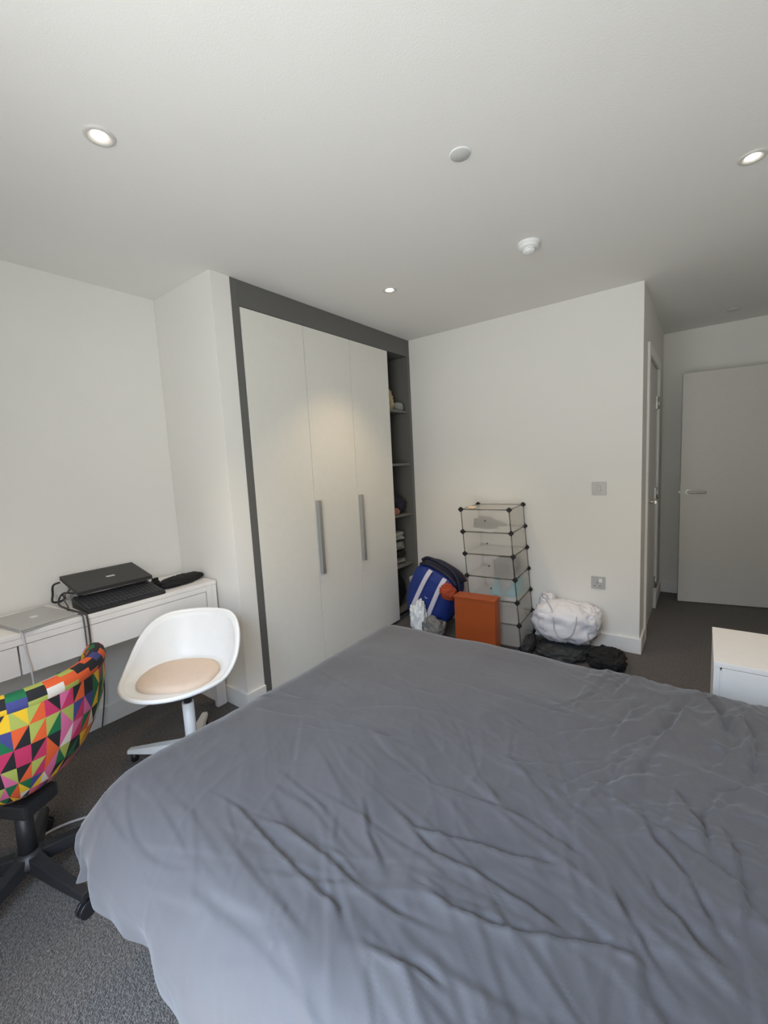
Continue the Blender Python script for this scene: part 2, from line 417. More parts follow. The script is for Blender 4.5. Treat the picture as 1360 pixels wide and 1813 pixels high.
# ------------------------------------------------------------------ wardrobe (built in)
wd = thing('wardrobe', 'tall built-in wardrobe with three cream doors and dark grey surround', 'wardrobe', (XW, YN1, 0))
XB = -2.62
obj('side_panel', MB().box(XB, XW, YN1+.001, 1.519, 0, 2.399), WARDG, wd, world=True, bevel=.0015)
obj('top_panel', MB().box(XB, XW-.001, 1.520, 3.211, 2.262, 2.399), WARDG, wd, world=True, bevel=.0015)
obj('plinth', MB().box(-2.12, -2.10, 1.520, 3.174, 0, .032), WARDG, wd, world=True)
DSP = [(1.522, 1.979), (1.983, 2.420), (2.424, 2.884)]
for i, (a, b) in enumerate(DSP):
    dr = obj('door', MB().box(XW-.022, XW, a, b, .034, 2.258), WARDW, wd, world=True, bevel=.0015)
    if i:
        hb = MB(); y0 = a+.004; zz0, zz1 = .652, 1.146
        hb.box(XW+.0002, XW+.006, y0, y0+.040, zz0, zz1)
        hb.box(XW+.006, XW+.030, y0, y0+.006, zz0, zz1)
        hb.box(XW+.024, XW+.030, y0+.006, y0+.026, zz0, zz1)
        h = obj('handle', hb, ALU, wd, world=True); h.parent = dr
        # the door mesh shares the wardrobe's local frame
obj('divider', MB().box(XB, XW-.024, 2.870, 2.888, .034, 2.261), WARDI, wd, world=True)
obj('right_stile', MB().box(XB, XW, 3.175, 3.2115, 0, 2.261), WARDI, wd, world=True, bevel=.0015)
obj('back_panel', MB().box(XB, XB+.012, 2.889, 3.174, .06, 2.261), WARDI, wd, world=True)
SHZ = [1.81, 1.362, .925, .485, .09]
for z in SHZ:
    obj('shelf', MB().box(XB+.013, XW-.02, 2.889, 3.1745, z-.020, z), WARDI, wd, world=True, bevel=.001)

def bundle(name, label, cat, c, size, seed, m, group=None, **k):
    o = obj(name, lump_mb((0,0,0), size, seed, **k), m); o.location = c; return tag(o, label, cat, group)
g = 'things on the open wardrobe shelves'
bundle('beige_cloth_bundle', 'rolled beige cloth bundle on the uppermost open wardrobe shelf', 'clothes', (-2.19, 2.985, 1.81+.078), (.16, .13, .18), 3, BEIGEC, g, folds=.16, freq=4)
bundle('grey_cloth_bundle', 'small grey cloth beside the beige bundle on the top shelf', 'clothes', (-2.155, 3.098, 1.81+.034), (.15, .085, .08), 5, GREENC, g)
bundle('navy_cloth_heap', 'heap of dark navy clothes on the third open wardrobe shelf', 'clothes', (-2.22, 3.045, .925+.074), (.26, .225, .175), 8, NAVYC, g, folds=.1)
bundle('red_cloth', 'dull red cloth in front of the dark navy heap on the shelf', 'clothes', (-2.092, 2.945, .925+.027), (.05, .10, .062), 9, REDC, g)
for z, s, m, lb in ((.485+.026, (.26, .22, .048), GREYC, 'mid grey folded garment, lowest of the stack on the fourth shelf'),
                    (.485+.084, (.26, .21, .055), BLKC, 'black folded garment near the bottom of the stack on the fourth shelf'),
                    (.485+.158, (.25, .22, .074), GREYC, 'grey patterned garment under the pale one on the fourth shelf'),
                    (.485+.243, (.25, .20, .076), GREENC, 'pale grey-green garment topping the stack on the fourth shelf')):
    bundle('folded_garment', lb, 'clothes', (-2.24, 3.01, z), s, int(z*900), m, 'folded clothes stacked on the fourth shelf', amp=.08, pow_=.45, folds=.07)
bundle('dark_cloth_bundle', 'black cloth bundle in the lowest wardrobe compartment', 'clothes', (-2.28, 3.02, .09+.125), (.3, .24, .30), 31, BLKC, g)

# ------------------------------------------------------------------ ceiling fittings
def downlight(label, x, y, on=True, warm=1.0):
    t = thing('downlight', label, 'ceiling light', (x, y, HC), group='recessed downlights' if False else None)
    ring = [(.0435, -.0002), (.0435, -.003), (.041, -.006), (.034, -.0065), (.028, -.004), (.0225, -.0015)]
    obj('trim_ring', MB().lathe(ring, n=36), RINGG, t)
    obj('lens', MB().lathe([(.0230, -.0016), (.018, -.0024), (.010, -.0028), (.0005, -.003)], n=32), LAMP if on else LENSOFF, t)
    if on:
        l = bpy.data.lights.new('downlight_beam', 'SPOT'); l.energy = DOWNLIGHT_W*warm; l.color = (1.0, .74, .46)
        l.spot_size = math.radians(96); l.spot_blend = .75; l.shadow_soft_size = .03
        lo = bpy.data.objects.new('downlight_beam', l); COL.objects.link(lo); lo.parent = t; lo.location = (0, 0, -.02)
    return t
downlight('lit downlight in the ceiling above the desk, near the left wall', -1.498, .656)
downlight('lit downlight in the ceiling above the white chest, at the right', .115, 2.181)
downlight('lit downlight in the ceiling in front of the wardrobe doors', -1.538, 2.221)
downlight('unlit downlight in the hallway ceiling near the open door', .159, 4.393, on=False)
t = thing('ceiling_cover_plate', 'flat pale grey round cover plate on the ceiling, between three downlights', 'cover plate', (-.692, 1.460, HC))
obj('plate', MB().lathe([(.0345, -.0002), (.0345, -.004), (.033, -.0055), (.0005, -.0055)], n=40), VENTG, t)
obj('rim', MB().tube([(.0345*math.cos(q), .0345*math.sin(q), -.002) for q in np.linspace(0, 2*PI, 36, endpoint=False)], .002, n=6, closed=True, sub=1), PLASW, t)
t = thing('smoke_detector', 'white domed smoke detector on the ceiling near the back wall', 'smoke detector', (-.713, 2.241, HC))
obj('base', MB().lathe([(.052, -.0002), (.052, -.010), (.048, -.013), (.0005, -.013)], n=36), PLASW, t)
obj('housing', MB().lathe([(.046, -.0131), (.047, -.022), (.044, -.028), (.0005, -.028)], n=36), PLASW, t)
obj('sensor_cap', MB().lathe([(.030, -.028), (.030, -.038), (.026, -.046), (.012, -.049), (.0005, -.0495)], n=32), PLASW, t)
vt = MB()
for k in range(9):
    q = 2*PI*k/9; c, s_ = math.cos(q), math.sin(q)
    vt.add([(.0303*math.cos(q+a), .0303*math.sin(q+a), z) for a, z in ((-.22, -.031), (.22, -.031), (.22, -.036), (-.22, -.036))], [(0, 1, 2, 3)])
obj('vent_slots', vt, HOLE, t)

# ------------------------------------------------------------------ light switch and socket
t = thing('light_switch', 'square grey light switch high on the back wall', 'switch', (-.567, YB, 1.123))
obj('plate', MB().box(-.044, .044, -.009, -.0005, -.044, .044), PLATE, t, bevel=.002)
obj('rocker', MB().box(-.011, .011, -.014, -.0092, -.019, .019), PLATE, t, bevel=.0015)
t = thing('wall_socket', 'square grey power socket low on the back wall, above the laundry bag', 'socket', (-.570, YB, .464))
obj('plate', MB().box(-.044, .044, -.009, -.0005, -.044, .044), PLATE2, t, bevel=.002)
obj('rocker', MB().box(.006, .026, -.014, -.0092, .004, .030), PLASW, t, bevel=.0015)
sl = MB(); sl.box(-.008, -.002, -.0098, -.0091, -.006, .004); sl.box(-.026, -.016, -.0098, -.0091, -.026, -.021); sl.box(.006, .016, -.0098, -.0091, -.026, -.021)
obj('pin_slots', sl, HOLE, t)

# ------------------------------------------------------------------ desk
dk = thing('desk', 'long white desk with drawers along the left wall', 'desk', (-2.44, .65, 0))
DX0, DX1, DY_0, DY_1, DT = XL+.016, -2.24, -.10, 1.336, .75
obj('desk_top', MB().box(DX0, DX1, DY_0, DY_1, DT-.022, DT), DESKW, dk, world=True, bevel=.003)
obj('end_panel', MB().box(DX0+.01, DX1-.002, DY_1-.030, DY_1-.002, .001, DT-.0225), DESKW, dk, world=True, bevel=.002)
obj('end_panel', MB().box(DX0+.01, DX1-.002, DY_0+.002, DY_0+.030, .001, DT-.0225), DESKW, dk, world=True, bevel=.002)
obj('leg_post', MB().box(DX1-.030, DX1-.001, DY_1-.062, DY_1-.0305, .001, DT-.0225), DESKW, dk, world=True, bevel=.002)
obj('rail', MB().box(DX0+.01, DX0+.03, DY_0+.031, DY_1-.031, .58, DT-.0225), DESKW, dk, world=True)
obj('front_rail', MB().box(DX1-.022, DX1-.001, DY_0+.031, DY_1-.0625, .700, DT-.0225), DESKW, dk, world=True, bevel=.001)
for a, b in ((DY_0+.034, .432), (.438, DY_1-.066)):
    dr = obj('drawer', MB().box(DX1-.020, DX1-.004, a, b, .572, .697), DESKW, dk, world=True, bevel=.002)
    o = obj('drawer_box', MB().box(DX0+.06, DX1-.0205, a+.012, b-.012, .600, .680), DESKW, dk, world=True); o.parent = dr

# laptop on a stand with a keyboard in front
st = thing('laptop_stand', 'small silver stand holding up the black laptop on the desk', 'stand', (-2.49, .885, DT))
for y in (.735, 1.03):
    obj('side_arm', MB().tube([(-2.455, y, DT+.006), (-2.60, y, DT+.006), (-2.60, y, DT+.098), (-2.40, y, DT+.060)], .005, n=8, sub=1), STEEL, st, world=True)
obj('cross_bar', MB().cyl((-2.60, .735, DT+.006), (-2.60, 1.03, DT+.006), .005), STEEL, st, world=True)
obj('cross_bar', MB().cyl((-2.40, .735, DT+.060), (-2.40, 1.03, DT+.060), .005), STEEL, st, world=True)
lp = thing('black_laptop', 'closed black laptop raised on a stand above a keyboard', 'laptop', (-2.373, .70, .815))
sl_ = (.881-.832)/.227
lift = lambda q: Vector((q.x, q.y, q.z + (-2.373-q.x)*sl_))
obj('base', MB().box(-2.605, -2.373, .702, 1.050, .815, .824).move(lift), BLACKM, lp, world=True, bevel=.003)
obj('lid', MB().box(-2.605, -2.374, .703, 1.049, .8245, .834).move(lift), BLACKM, lp, world=True, bevel=.0025)
obj('lid_logo', MB().box(-2.487, -2.471, .868, .908, .8342, .8347).move(lift), LOGOG, lp, world=True)
kb = thing('keyboard', 'flat black keyboard on the desk edge in front of the black laptop', 'keyboard', (-2.32, .87, DT))
kl = lambda q: Vector((q.x, q.y, q.z+max(0, (-2.243-q.x))*.17*(q.z-DT)/.016)) if q.z > DT+.003 else q
kt = lambda q: Vector((q.x, q.y, q.z+(-2.243-q.x)*.17))
obj('case', MB().box(-2.435, -2.243, .692, 1.050, DT+.0005, DT+.016).move(kl), BLACK, kb, world=True, bevel=.004)
kv = MB(); n = 0
for r in range(6):
    for c in range(18):
        x = -2.430+r*.0305; y = .699+c*.0192
        obj('key', MB().box(x, x+.0260, y, y+.0162, DT+.0163, DT+.0215).move(kt), KEYC, kb, world=True)
sv = thing('silver_laptop', 'closed thin silver laptop lying at the left end of the desk', 'laptop', (-2.259, .665, DT))
A = Vector((-2.262, .662, 0)); U = Vector((-.314, -.053, 0)).normalized(); Vv = Vector((U.y, -U.x, 0))
if Vv.y > 0: Vv = -Vv
fs = lambda q: A + U*q.x + Vv*q.y + Vector((0, 0, q.z))
obj('base', MB().box(.0, .305, .0, .215, DT+.0005, DT+.009).move(fs), SILVER, sv, world=True, bevel=.003)
obj('lid', MB().box(.0, .305, .0, .215, DT+.0095, DT+.0155).move(fs), SILVER, sv, world=True, bevel=.003)
# apple-shaped emblem on the lid: a bitten round with a leaf
em = MB(); P = []
for k in range(40):
    q = 2*PI*k/40; r = .017*(1-.10*math.cos(2*q)**2)
    x, y = r*math.cos(q), r*math.sin(q)*1.05
    d = math.hypot(x-.020, y-.001)
    if d < .0085: s_ = .0085/d; x, y = .020+(x-.020)*s_, .001+(y-.001)*s_
    P.append((x, y))
P = [(.1525+y*1.0, .105+x) for x, y in P]
em.add([(a, b, DT+.0157) for a, b in P], [tuple(range(40))]).move(fs)
lf = MB().add([(.1525+.019, .105+.001, DT+.0157), (.1525+.025, .105+.004, DT+.0157), (.1525+.029, .105+.009, DT+.0157), (.1525+.022, .105+.007, DT+.0157)], [(0, 1, 2, 3)]).move(fs)
em.v += lf.v; em.f.append(tuple(40+i for i in range(4))); em.m.append(0); em.sm.append(False)
obj('lid_logo', em, LOGO, sv, world=True)
t = bundle('black_pouch', 'long black soft pouch on the desk beside the keyboard', 'pouch', (-2.375, 1.205, DT+.020), (.12, .26, .047), 41, BLKC, folds=.10)
t.rotation_euler = (0, 0, .22)
t = thing('power_adapter', 'tiny black power adapter standing between laptop and pouch', 'adapter', (-2.46, 1.10, DT))
obj('case', MB().box(-.022, .022, -.016, .016, .0005, .030), BLACK, t, bevel=.004)
obj('plug', MB().box(-.008, .008, -.016, .016, .0302, .045), BLACK, t, bevel=.002)

def cable(name, label, pts, r, m): return tag(obj(name, MB().tube(pts, r, n=8), m), label, 'cable')
cable('dark_cable', 'dark cable hanging over the desk edge beside the black laptop', [(-2.56, .745, .79), (-2.575, .70, .80), (-2.53, .665, .765), (-2.43, .668, .756), (-2.33, .676, .756), (-2.246, .683, .757), (-2.229, .684, .735), (-2.226, .684, .65), (-2.222, .680, .56), (-2.225, .682, .45)], .0042, CABLE)
cable('grey_cable', 'thin grey cable looped behind the dark one at the laptop', [(-2.50, .712, .83), (-2.48, .675, .80), (-2.45, .680, .757), (-2.36, .650, .757), (-2.30, .655, .756), (-2.246, .668, .757), (-2.230, .669, .735), (-2.226, .668, .64), (-2.222, .664, .50)], .0030, RODM)
cable('black_cable', 'black coiled cable at the back corner of the laptop stand', [(-2.595, .70, .855), (-2.60, .672, .845), (-2.60, .665, .80), (-2.575, .655, .77), (-2.60, .690, .757), (-2.57, .705, .775), (-2.545, .690, .80)], .005, BLACK)
cable('white_cable', 'thin white charging cable down the front of the desk at left', [(-2.268, .452, .757), (-2.242, .450, .757), (-2.228, .452, .74), (-2.226, .455, .66), (-2.225, .462, .58), (-2.225, .462, .42)], .0032, CORDW)
cable('wall_cable', 'thin dark cable hanging in front of the wall under the desk', [(-2.60, .78, .50), (-2.60, .815, .42), (-2.60, .835, .30), (-2.61, .832, .18), (-2.60, .80, .02)], .0035, CABLE)
cable('floor_cord', 'thin white cord lying on the carpet under the patterned chair', [(-2.12, .10, .006), (-2.00, .24, .006), (-2.015, .35, .006), (-2.00, .46, .006), (-1.90, .62, .006)], .0045, CORDW)

# ------------------------------------------------------------------ white swivel chair
def white_chair():
    t = thing('white_chair', 'white moulded swivel chair with beige seat cushion at the desk', 'chair', (-1.925, .945, 0), math.radians(-56))
    nth, ns = 72, 26
    G = []
    for i in range(nth):
        th = 2*PI*i/nth; row = []
        k = (math.cos(th-PI)+.46)/1.35; k = min(1, max(0, k)); k = k*k*(3-2*k)
        hz = .460 + .207*k
        lean = .015+.035*k
        for j in range(ns):
            s = j/(ns-1)
            if s < .5: rho = .80*s/.5; z = .425+.006*(s/.5)**3
            else:
                q = (s-.5)/.5; rho = .80+.20*math.sin(q*PI/2)**.9; z = .431+(hz-.431)*(q**1.6)
                rho += lean*q
            row.append((rho*(.275 if math.cos(th) > 0 else .225)*math.cos(th), rho*.245*math.sin(th), z))
        G.append(row)
    sh = obj('seat_shell', MB().grid(G, wrap_u=True), PLASW, t)
    md = sh.modifiers.new('thick', 'SOLIDIFY'); md.thickness = .014; md.offset = -1
    rim = [(G[i][-1][0]*1.0, G[i][-1][1]*1.0, G[i][-1][2]) for i in range(nth)]
    obj('rim', MB().tube(rim, .0095, n=10, closed=True, sub=1), PLASW, t)
    C = []
    for i in range(56):
        th = 2*PI*i/56; row = []
        for r, z in ((.0, .428), (.95, .428), (1, .438), (1, .452), (.96, .462), (.85, .467), (.4, .469), (0, .469)):
            cx = abs(math.cos(th))**.8*math.copysign(1, math.cos(th)); cy = abs(math.sin(th))**.8*math.copysign(1, math.sin(th))
            row.append((.150*r*cx+.045, .170*r*cy, z+.006))
        C.append(row)
    obj('cushion', MB().grid(C, wrap_u=True), CUSH, t)
    obj('mechanism', MB().box(-.07, .07, -.07, .07, .375, .410), BLACK, t, bevel=.008)
    obj('gas_lift', MB().cyl((0, 0, .30), (0, 0, .376), .018), BLACK, t)
    obj('column', MB().cyl((0, 0, .07), (0, 0, .30), .026), PLASW, t)
    hub = obj('hub', MB().lathe([(.0005, .055), (.045, .055), (.048, .09), (.036, .11), (.0262, .115)], n=28), PLASW, t)
    lg = MB()
    for k in range(5):
        a = math.radians(72*k+196); c, s = math.cos(a), math.sin(a)
        m = MB()
        V = []
        for r, w, z0, z1 in ((.03, .030, .055, .105), (.18, .024, .046, .082), (.325, .017, .040, .058)):
            for (ww, z) in ((-w, z0), (w, z0), (w*.8, z1), (-w*.8, z1)):
                V.append((c*r-s*ww, s*r+c*ww, z))
        F = []
        for q in range(2):
            for e in range(4): F.append((q*4+e, q*4+(e+1) % 4, q*4+4+(e+1) % 4, q*4+4+e))
        F += [(3, 2, 1, 0), (8, 9, 10, 11)]
        m.add(V, F); lo = obj('leg', m, PLASW, t, bevel=.004)
        f = MB().cyl((c*.30, s*.30, .0), (c*.30, s*.30, .0405), .016, .014)
        obj('glide', f, BLACK, t).parent = lo
    return t
white_chair()

# ------------------------------------------------------------------ patterned tub chair
def patterned_chair():
    t = thing('patterned_chair', 'swivel tub chair in bright triangle-patterned fabric facing the desk', 'chair', (-1.79, .295, 0), math.radians(28))
    rnd = random.Random(11)
    def rim_h(th):                       # th=0 is the back of the chair (+x)
        k = 1-min(1, max(0, (abs(th)-.85)/.9)); k = k*k*(3-2*k)
        return .602+.145*k
    def P(th, s, off=0.0):               # outer skin, s 0 (bottom) .. 1 (rim)
        zt = rim_h(th); z = .350+(zt-.350)*s
        r = .02+.235*(1-(1-s)**2.3)**.62 + .022*s
        r = r+off
        ex = 1.02
        return (r*ex*math.cos(th), r*math.sin(th), z)
    TH = math.radians(104); nc, nr = 25, 8
    def pick(i, j, prev):
        while True:
            c = rnd.choice([0, 0, 1, 2, 3, 4, 4, 5, 6, 7, 8, 0])
            if c not in prev: return c
    mb = MB(); colr = {}
    N = lambda i, j: j*(nc+1)+i
    SR = [0, .04, .11, .22, .36, .52, .68, .84, 1]
    V = [P(-TH+2*TH*i/nc, SR[j]) for j in range(nr+1) for i in range(nc+1)]
    mb.v += V
    for j in range(nr):
        for i in range(nc):
            up = (i+j) % 2 == 0 if i % 3 else True
            a = pick(i, j, [colr.get((i-1, j, 1)), colr.get((i, j-1, 1))])
            b = pick(i, j, [a, colr.get((i, j-1, 0))])
            if rnd.random() < .28: b = colr.get((i-1, j, 0), b)
            colr[(i, j, 0)] = a; colr[(i, j, 1)] = b
            p00, p10, p11, p01 = N(i, j), N(i+1, j), N(i+1, j+1), N(i, j+1)
            tris = ((p00, p11, p01), (p00, p10, p11)) if up else ((p00, p10, p01), (p10, p11, p01))
            for f, c in zip(tris, (a, b)): mb.f.append(f); mb.m.append(c); mb.sm.append(True)
    obj('back_shell', mb, PAT, t)
    # rolled rim, pattern running over it
    rim = MB(); n = 12; m = 44; rr = .030
    for i in range(m+1):
        th = -TH+2*TH*i/m; c = P(th, 1, -.026)
        for k in range(n):
            q = 2*PI*k/n
            rim.v.append(((math.hypot(c[0], c[1])+rr*math.cos(q))*math.cos(math.atan2(c[1], c[0])), (math.hypot(c[0], c[1])+rr*math.cos(q))*math.sin(math.atan2(c[1], c[0])), c[2]+.005+rr*1.05*math.sin(q)))
    prev = 4
    for i in range(m):
        if i % 2 == 0:
            ca = pick(0, 0, [prev]); cb = pick(0, 0, [ca]); prev = cb
        for k in range(n):
            a, b, c, d = i*n+k, i*n+(k+1) % n, (i+1)*n+(k+1) % n, (i+1)*n+k
            col = ca if ((k*2+i) // 4) % 2 == 0 else cb
            rim.f.append((a, d, c, b)); rim.m.append(col); rim.sm.append(True)
    rim.f.append(tuple(range(n))); rim.m.append(4); rim.sm.append(True)
    rim.f.append(tuple(m*n+k for k in reversed(range(n)))); rim.m.append(4); rim.sm.append(True)
    obj('rolled_rim', rim, PAT, t)
    # inner lining
    inn = MB(); ni, nj = 30, 8
    inn.v += [(lambda p: (p[0], p[1], p[2]))(P(-TH+2*TH*i/ni, .25+.75*j/nj, -.052)) for j in range(nj+1) for i in range(ni+1)]
    for j in range(nj):
        for i in range(ni):
            a, b, c, d = j*(ni+1)+i, j*(ni+1)+i+1, (j+1)*(ni+1)+i+1, (j+1)*(ni+1)+i
            for f, cc in (((a, c, b), pick(0, 0, [])), ((a, d, c), pick(0, 0, []))): inn.f.append(f); inn.m.append(cc); inn.sm.append(True)
    obj('inner_lining', inn, PAT, t)
    S_ = []
    for i in range(48):
        th = 2*PI*i/48; S_.append([(r*math.cos(th)-.008, r*math.sin(th), z) for r, z in ((0, .425), (.10, .43), (.135, .455), (.16, .495), (.165, .515), (.15, .53), (0, .532))])
    sc = MB().grid(S_, wrap_u=True); nf = len(sc.f)
    sc.m = [rnd.choice([0, 1, 2, 3, 4, 5, 6, 7, 8]) for _ in range(nf)]
    obj('seat_cushion', sc, PAT, t)
    obj('mechanism', MB().box(-.085, .085, -.06, .06, .300, .3495), BLACK, t, bevel=.01)
    obj('column', MB().cyl((0, 0, .115), (0, 0, .301), .027, .024), BLACK, t)
    obj('hub', MB().lathe([(.0005, .085), (.046, .085), (.05, .105), (.036, .135), (.0272, .14)], n=28), BLACK, t)
    for k in range(5):
        a = math.radians(-14+72*k); c, s = math.cos(a), math.sin(a)
        V = []
        for r, w, z0, z1 in ((.03, .026, .085, .130), (.17, .021, .072, .106), (.29, .017, .066, .088)):
            for (ww, z) in ((-w, z0), (w, z0), (w*.75, z1), (-w*.75, z1)): V.append((c*r-s*ww, s*r+c*ww, z))
        F = []
        for q in range(2):
            for e in range(4): F.append((q*4+e, q*4+(e+1) % 4, q*4+4+(e+1) % 4, q*4+4+e))
        F += [(3, 2, 1, 0), (8, 9, 10, 11)]
        lo = obj('leg', MB().add(V, F), BLACK, t, bevel=.004)
        cw = MB(); cx, cy = c*.275, s*.275
        cw.cyl((cx, cy, .045), (cx, cy, .0665), .007)
        for o_ in (-.014, .004):
            p = Vector((cx, cy, .0255)); d = Vector((c, s, 0))
            cw.cyl(p+d*o_, p+d*(o_+.010), .0252, n=20)
        obj('castor', cw, BLACK, t).parent = lo
    return t
patterned_chair()

# ------------------------------------------------------------------ bed and duvet
bd = thing('bed', 'double bed hidden under the grey duvet, head at the right wall', 'bed', (-.25, .99, 0))
BX0, BX1, BY0, BY1 = -1.19, .76, .42, 1.59
obj('bed_frame', MB().box(BX0, BX1, BY0, BY1, .15, .27), BEDW, bd, world=True, bevel=.01)
obj('mattress', MB().box(BX0+.01, BX1-.01, BY0+.005, BY1-.005, .271, .515), MATTR, bd, world=True, bevel=.035, seg=4)
for x in (BX0+.08, BX1-.08):
    for y in (BY0+.08, BY1-.08):
        obj('leg', MB().cyl((x, y, 0), (x, y, .151), .025), BEDW, bd, world=True)

CREASES = [
([(-0.942, 0.498), (-0.841, 0.502), (-0.707, 0.484), (-0.597, 0.469), (-0.5, 0.463), (-0.472, 0.444)], .012, .018),
([(-0.841, 0.502), (-0.717, 0.528), (-0.593, 0.525), (-0.49, 0.511), (-0.4, 0.51), (-0.307, 0.526)], .010, .018),
([(-0.625, 0.689), (-0.55, 0.613), (-0.469, 0.565)], .010, .02),
([(-0.607, 0.717), (-0.471, 0.678), (-0.364, 0.712), (-0.264, 0.734), (-0.19, 0.762)], .013, .022),
([(-0.521, 0.685), (-0.41, 0.647), (-0.32, 0.655), (-0.219, 0.649), (-0.145, 0.636)], .013, .020),
([(-0.436, 0.577), (-0.328, 0.566), (-0.242, 0.585), (-0.156, 0.625), (-0.098, 0.654), (-0.045, 0.656)], .014, .020),
([(-0.649, 0.87), (-0.506, 0.814), (-0.396, 0.824), (-0.278, 0.831), (-0.201, 0.809), (-0.142, 0.794)], .007, .018),
([(-0.54, 1.051), (-0.429, 0.898), (-0.337, 0.833)], .005, .016),
([(-0.423, 1.125), (-0.388, 0.997), (-0.3, 0.932), (-0.241, 0.896)], .005, .016),
([(-0.182, 1.189), (-0.152, 1.367), (-0.114, 1.443)], .010, .025),
([(-0.209, 1.44), (-0.177, 1.584), (-0.12, 1.669)], .014, .028),
([(-0.099, 0.989), (-0.067, 0.909), (-0.015, 0.859), (0.012, 0.805), (0.039, 0.748)], .013, .022),
([(0.039, 1.028), (0.064, 0.953), (0.071, 0.845), (0.062, 0.777)], .013, .022),
([(-0.136, 0.799), (-0.097, 0.732), (-0.053, 0.678), (-0.028, 0.649)], .010, .018),
([(-0.581, 0.422), (-0.557, 0.355)], .004, .015),
([(-0.431, 0.441), (-0.357, 0.449), (-0.332, 0.459), (-0.271, 0.457)], .012, .018),
([(-0.643, 0.618), (-0.595, 0.559)], .004, .014),
([(-0.885, 0.64), (-0.731, 0.62), (-0.644, 0.604)], .006, .018),
([(-0.408, 0.595), (-0.335, 0.579), (-0.264, 0.602)], .006, .018),
([(-0.021, 1.679), (0.046, 1.491), (0.062, 1.344)], .022, .035),
([(-0.067, 0.825), (-0.05, 0.781), (-0.011, 0.758), (0.023, 0.71)], .008, .018),
([(-0.05, 1.111), (-0.006, 1.024), (0.031, 0.975)], .010, .022),
([(-0.087, 1.249), (-0.044, 1.363), (-0.007, 1.537)], .018, .03),
([(0.097, 1.523), (0.117, 1.379), (0.098, 1.207)], .018, .03),
([(0.044, 0.939), (0.024, 1.018), (0.056, 1.134), (0.12, 1.19)], .012, .022),
([(-0.258, 1.044), (-0.193, 1.018), (-0.146, 1.017)], .004, .018),
([(-0.622, 0.541), (-0.55, 0.543), (-0.449, 0.511)], .006, .016),
]
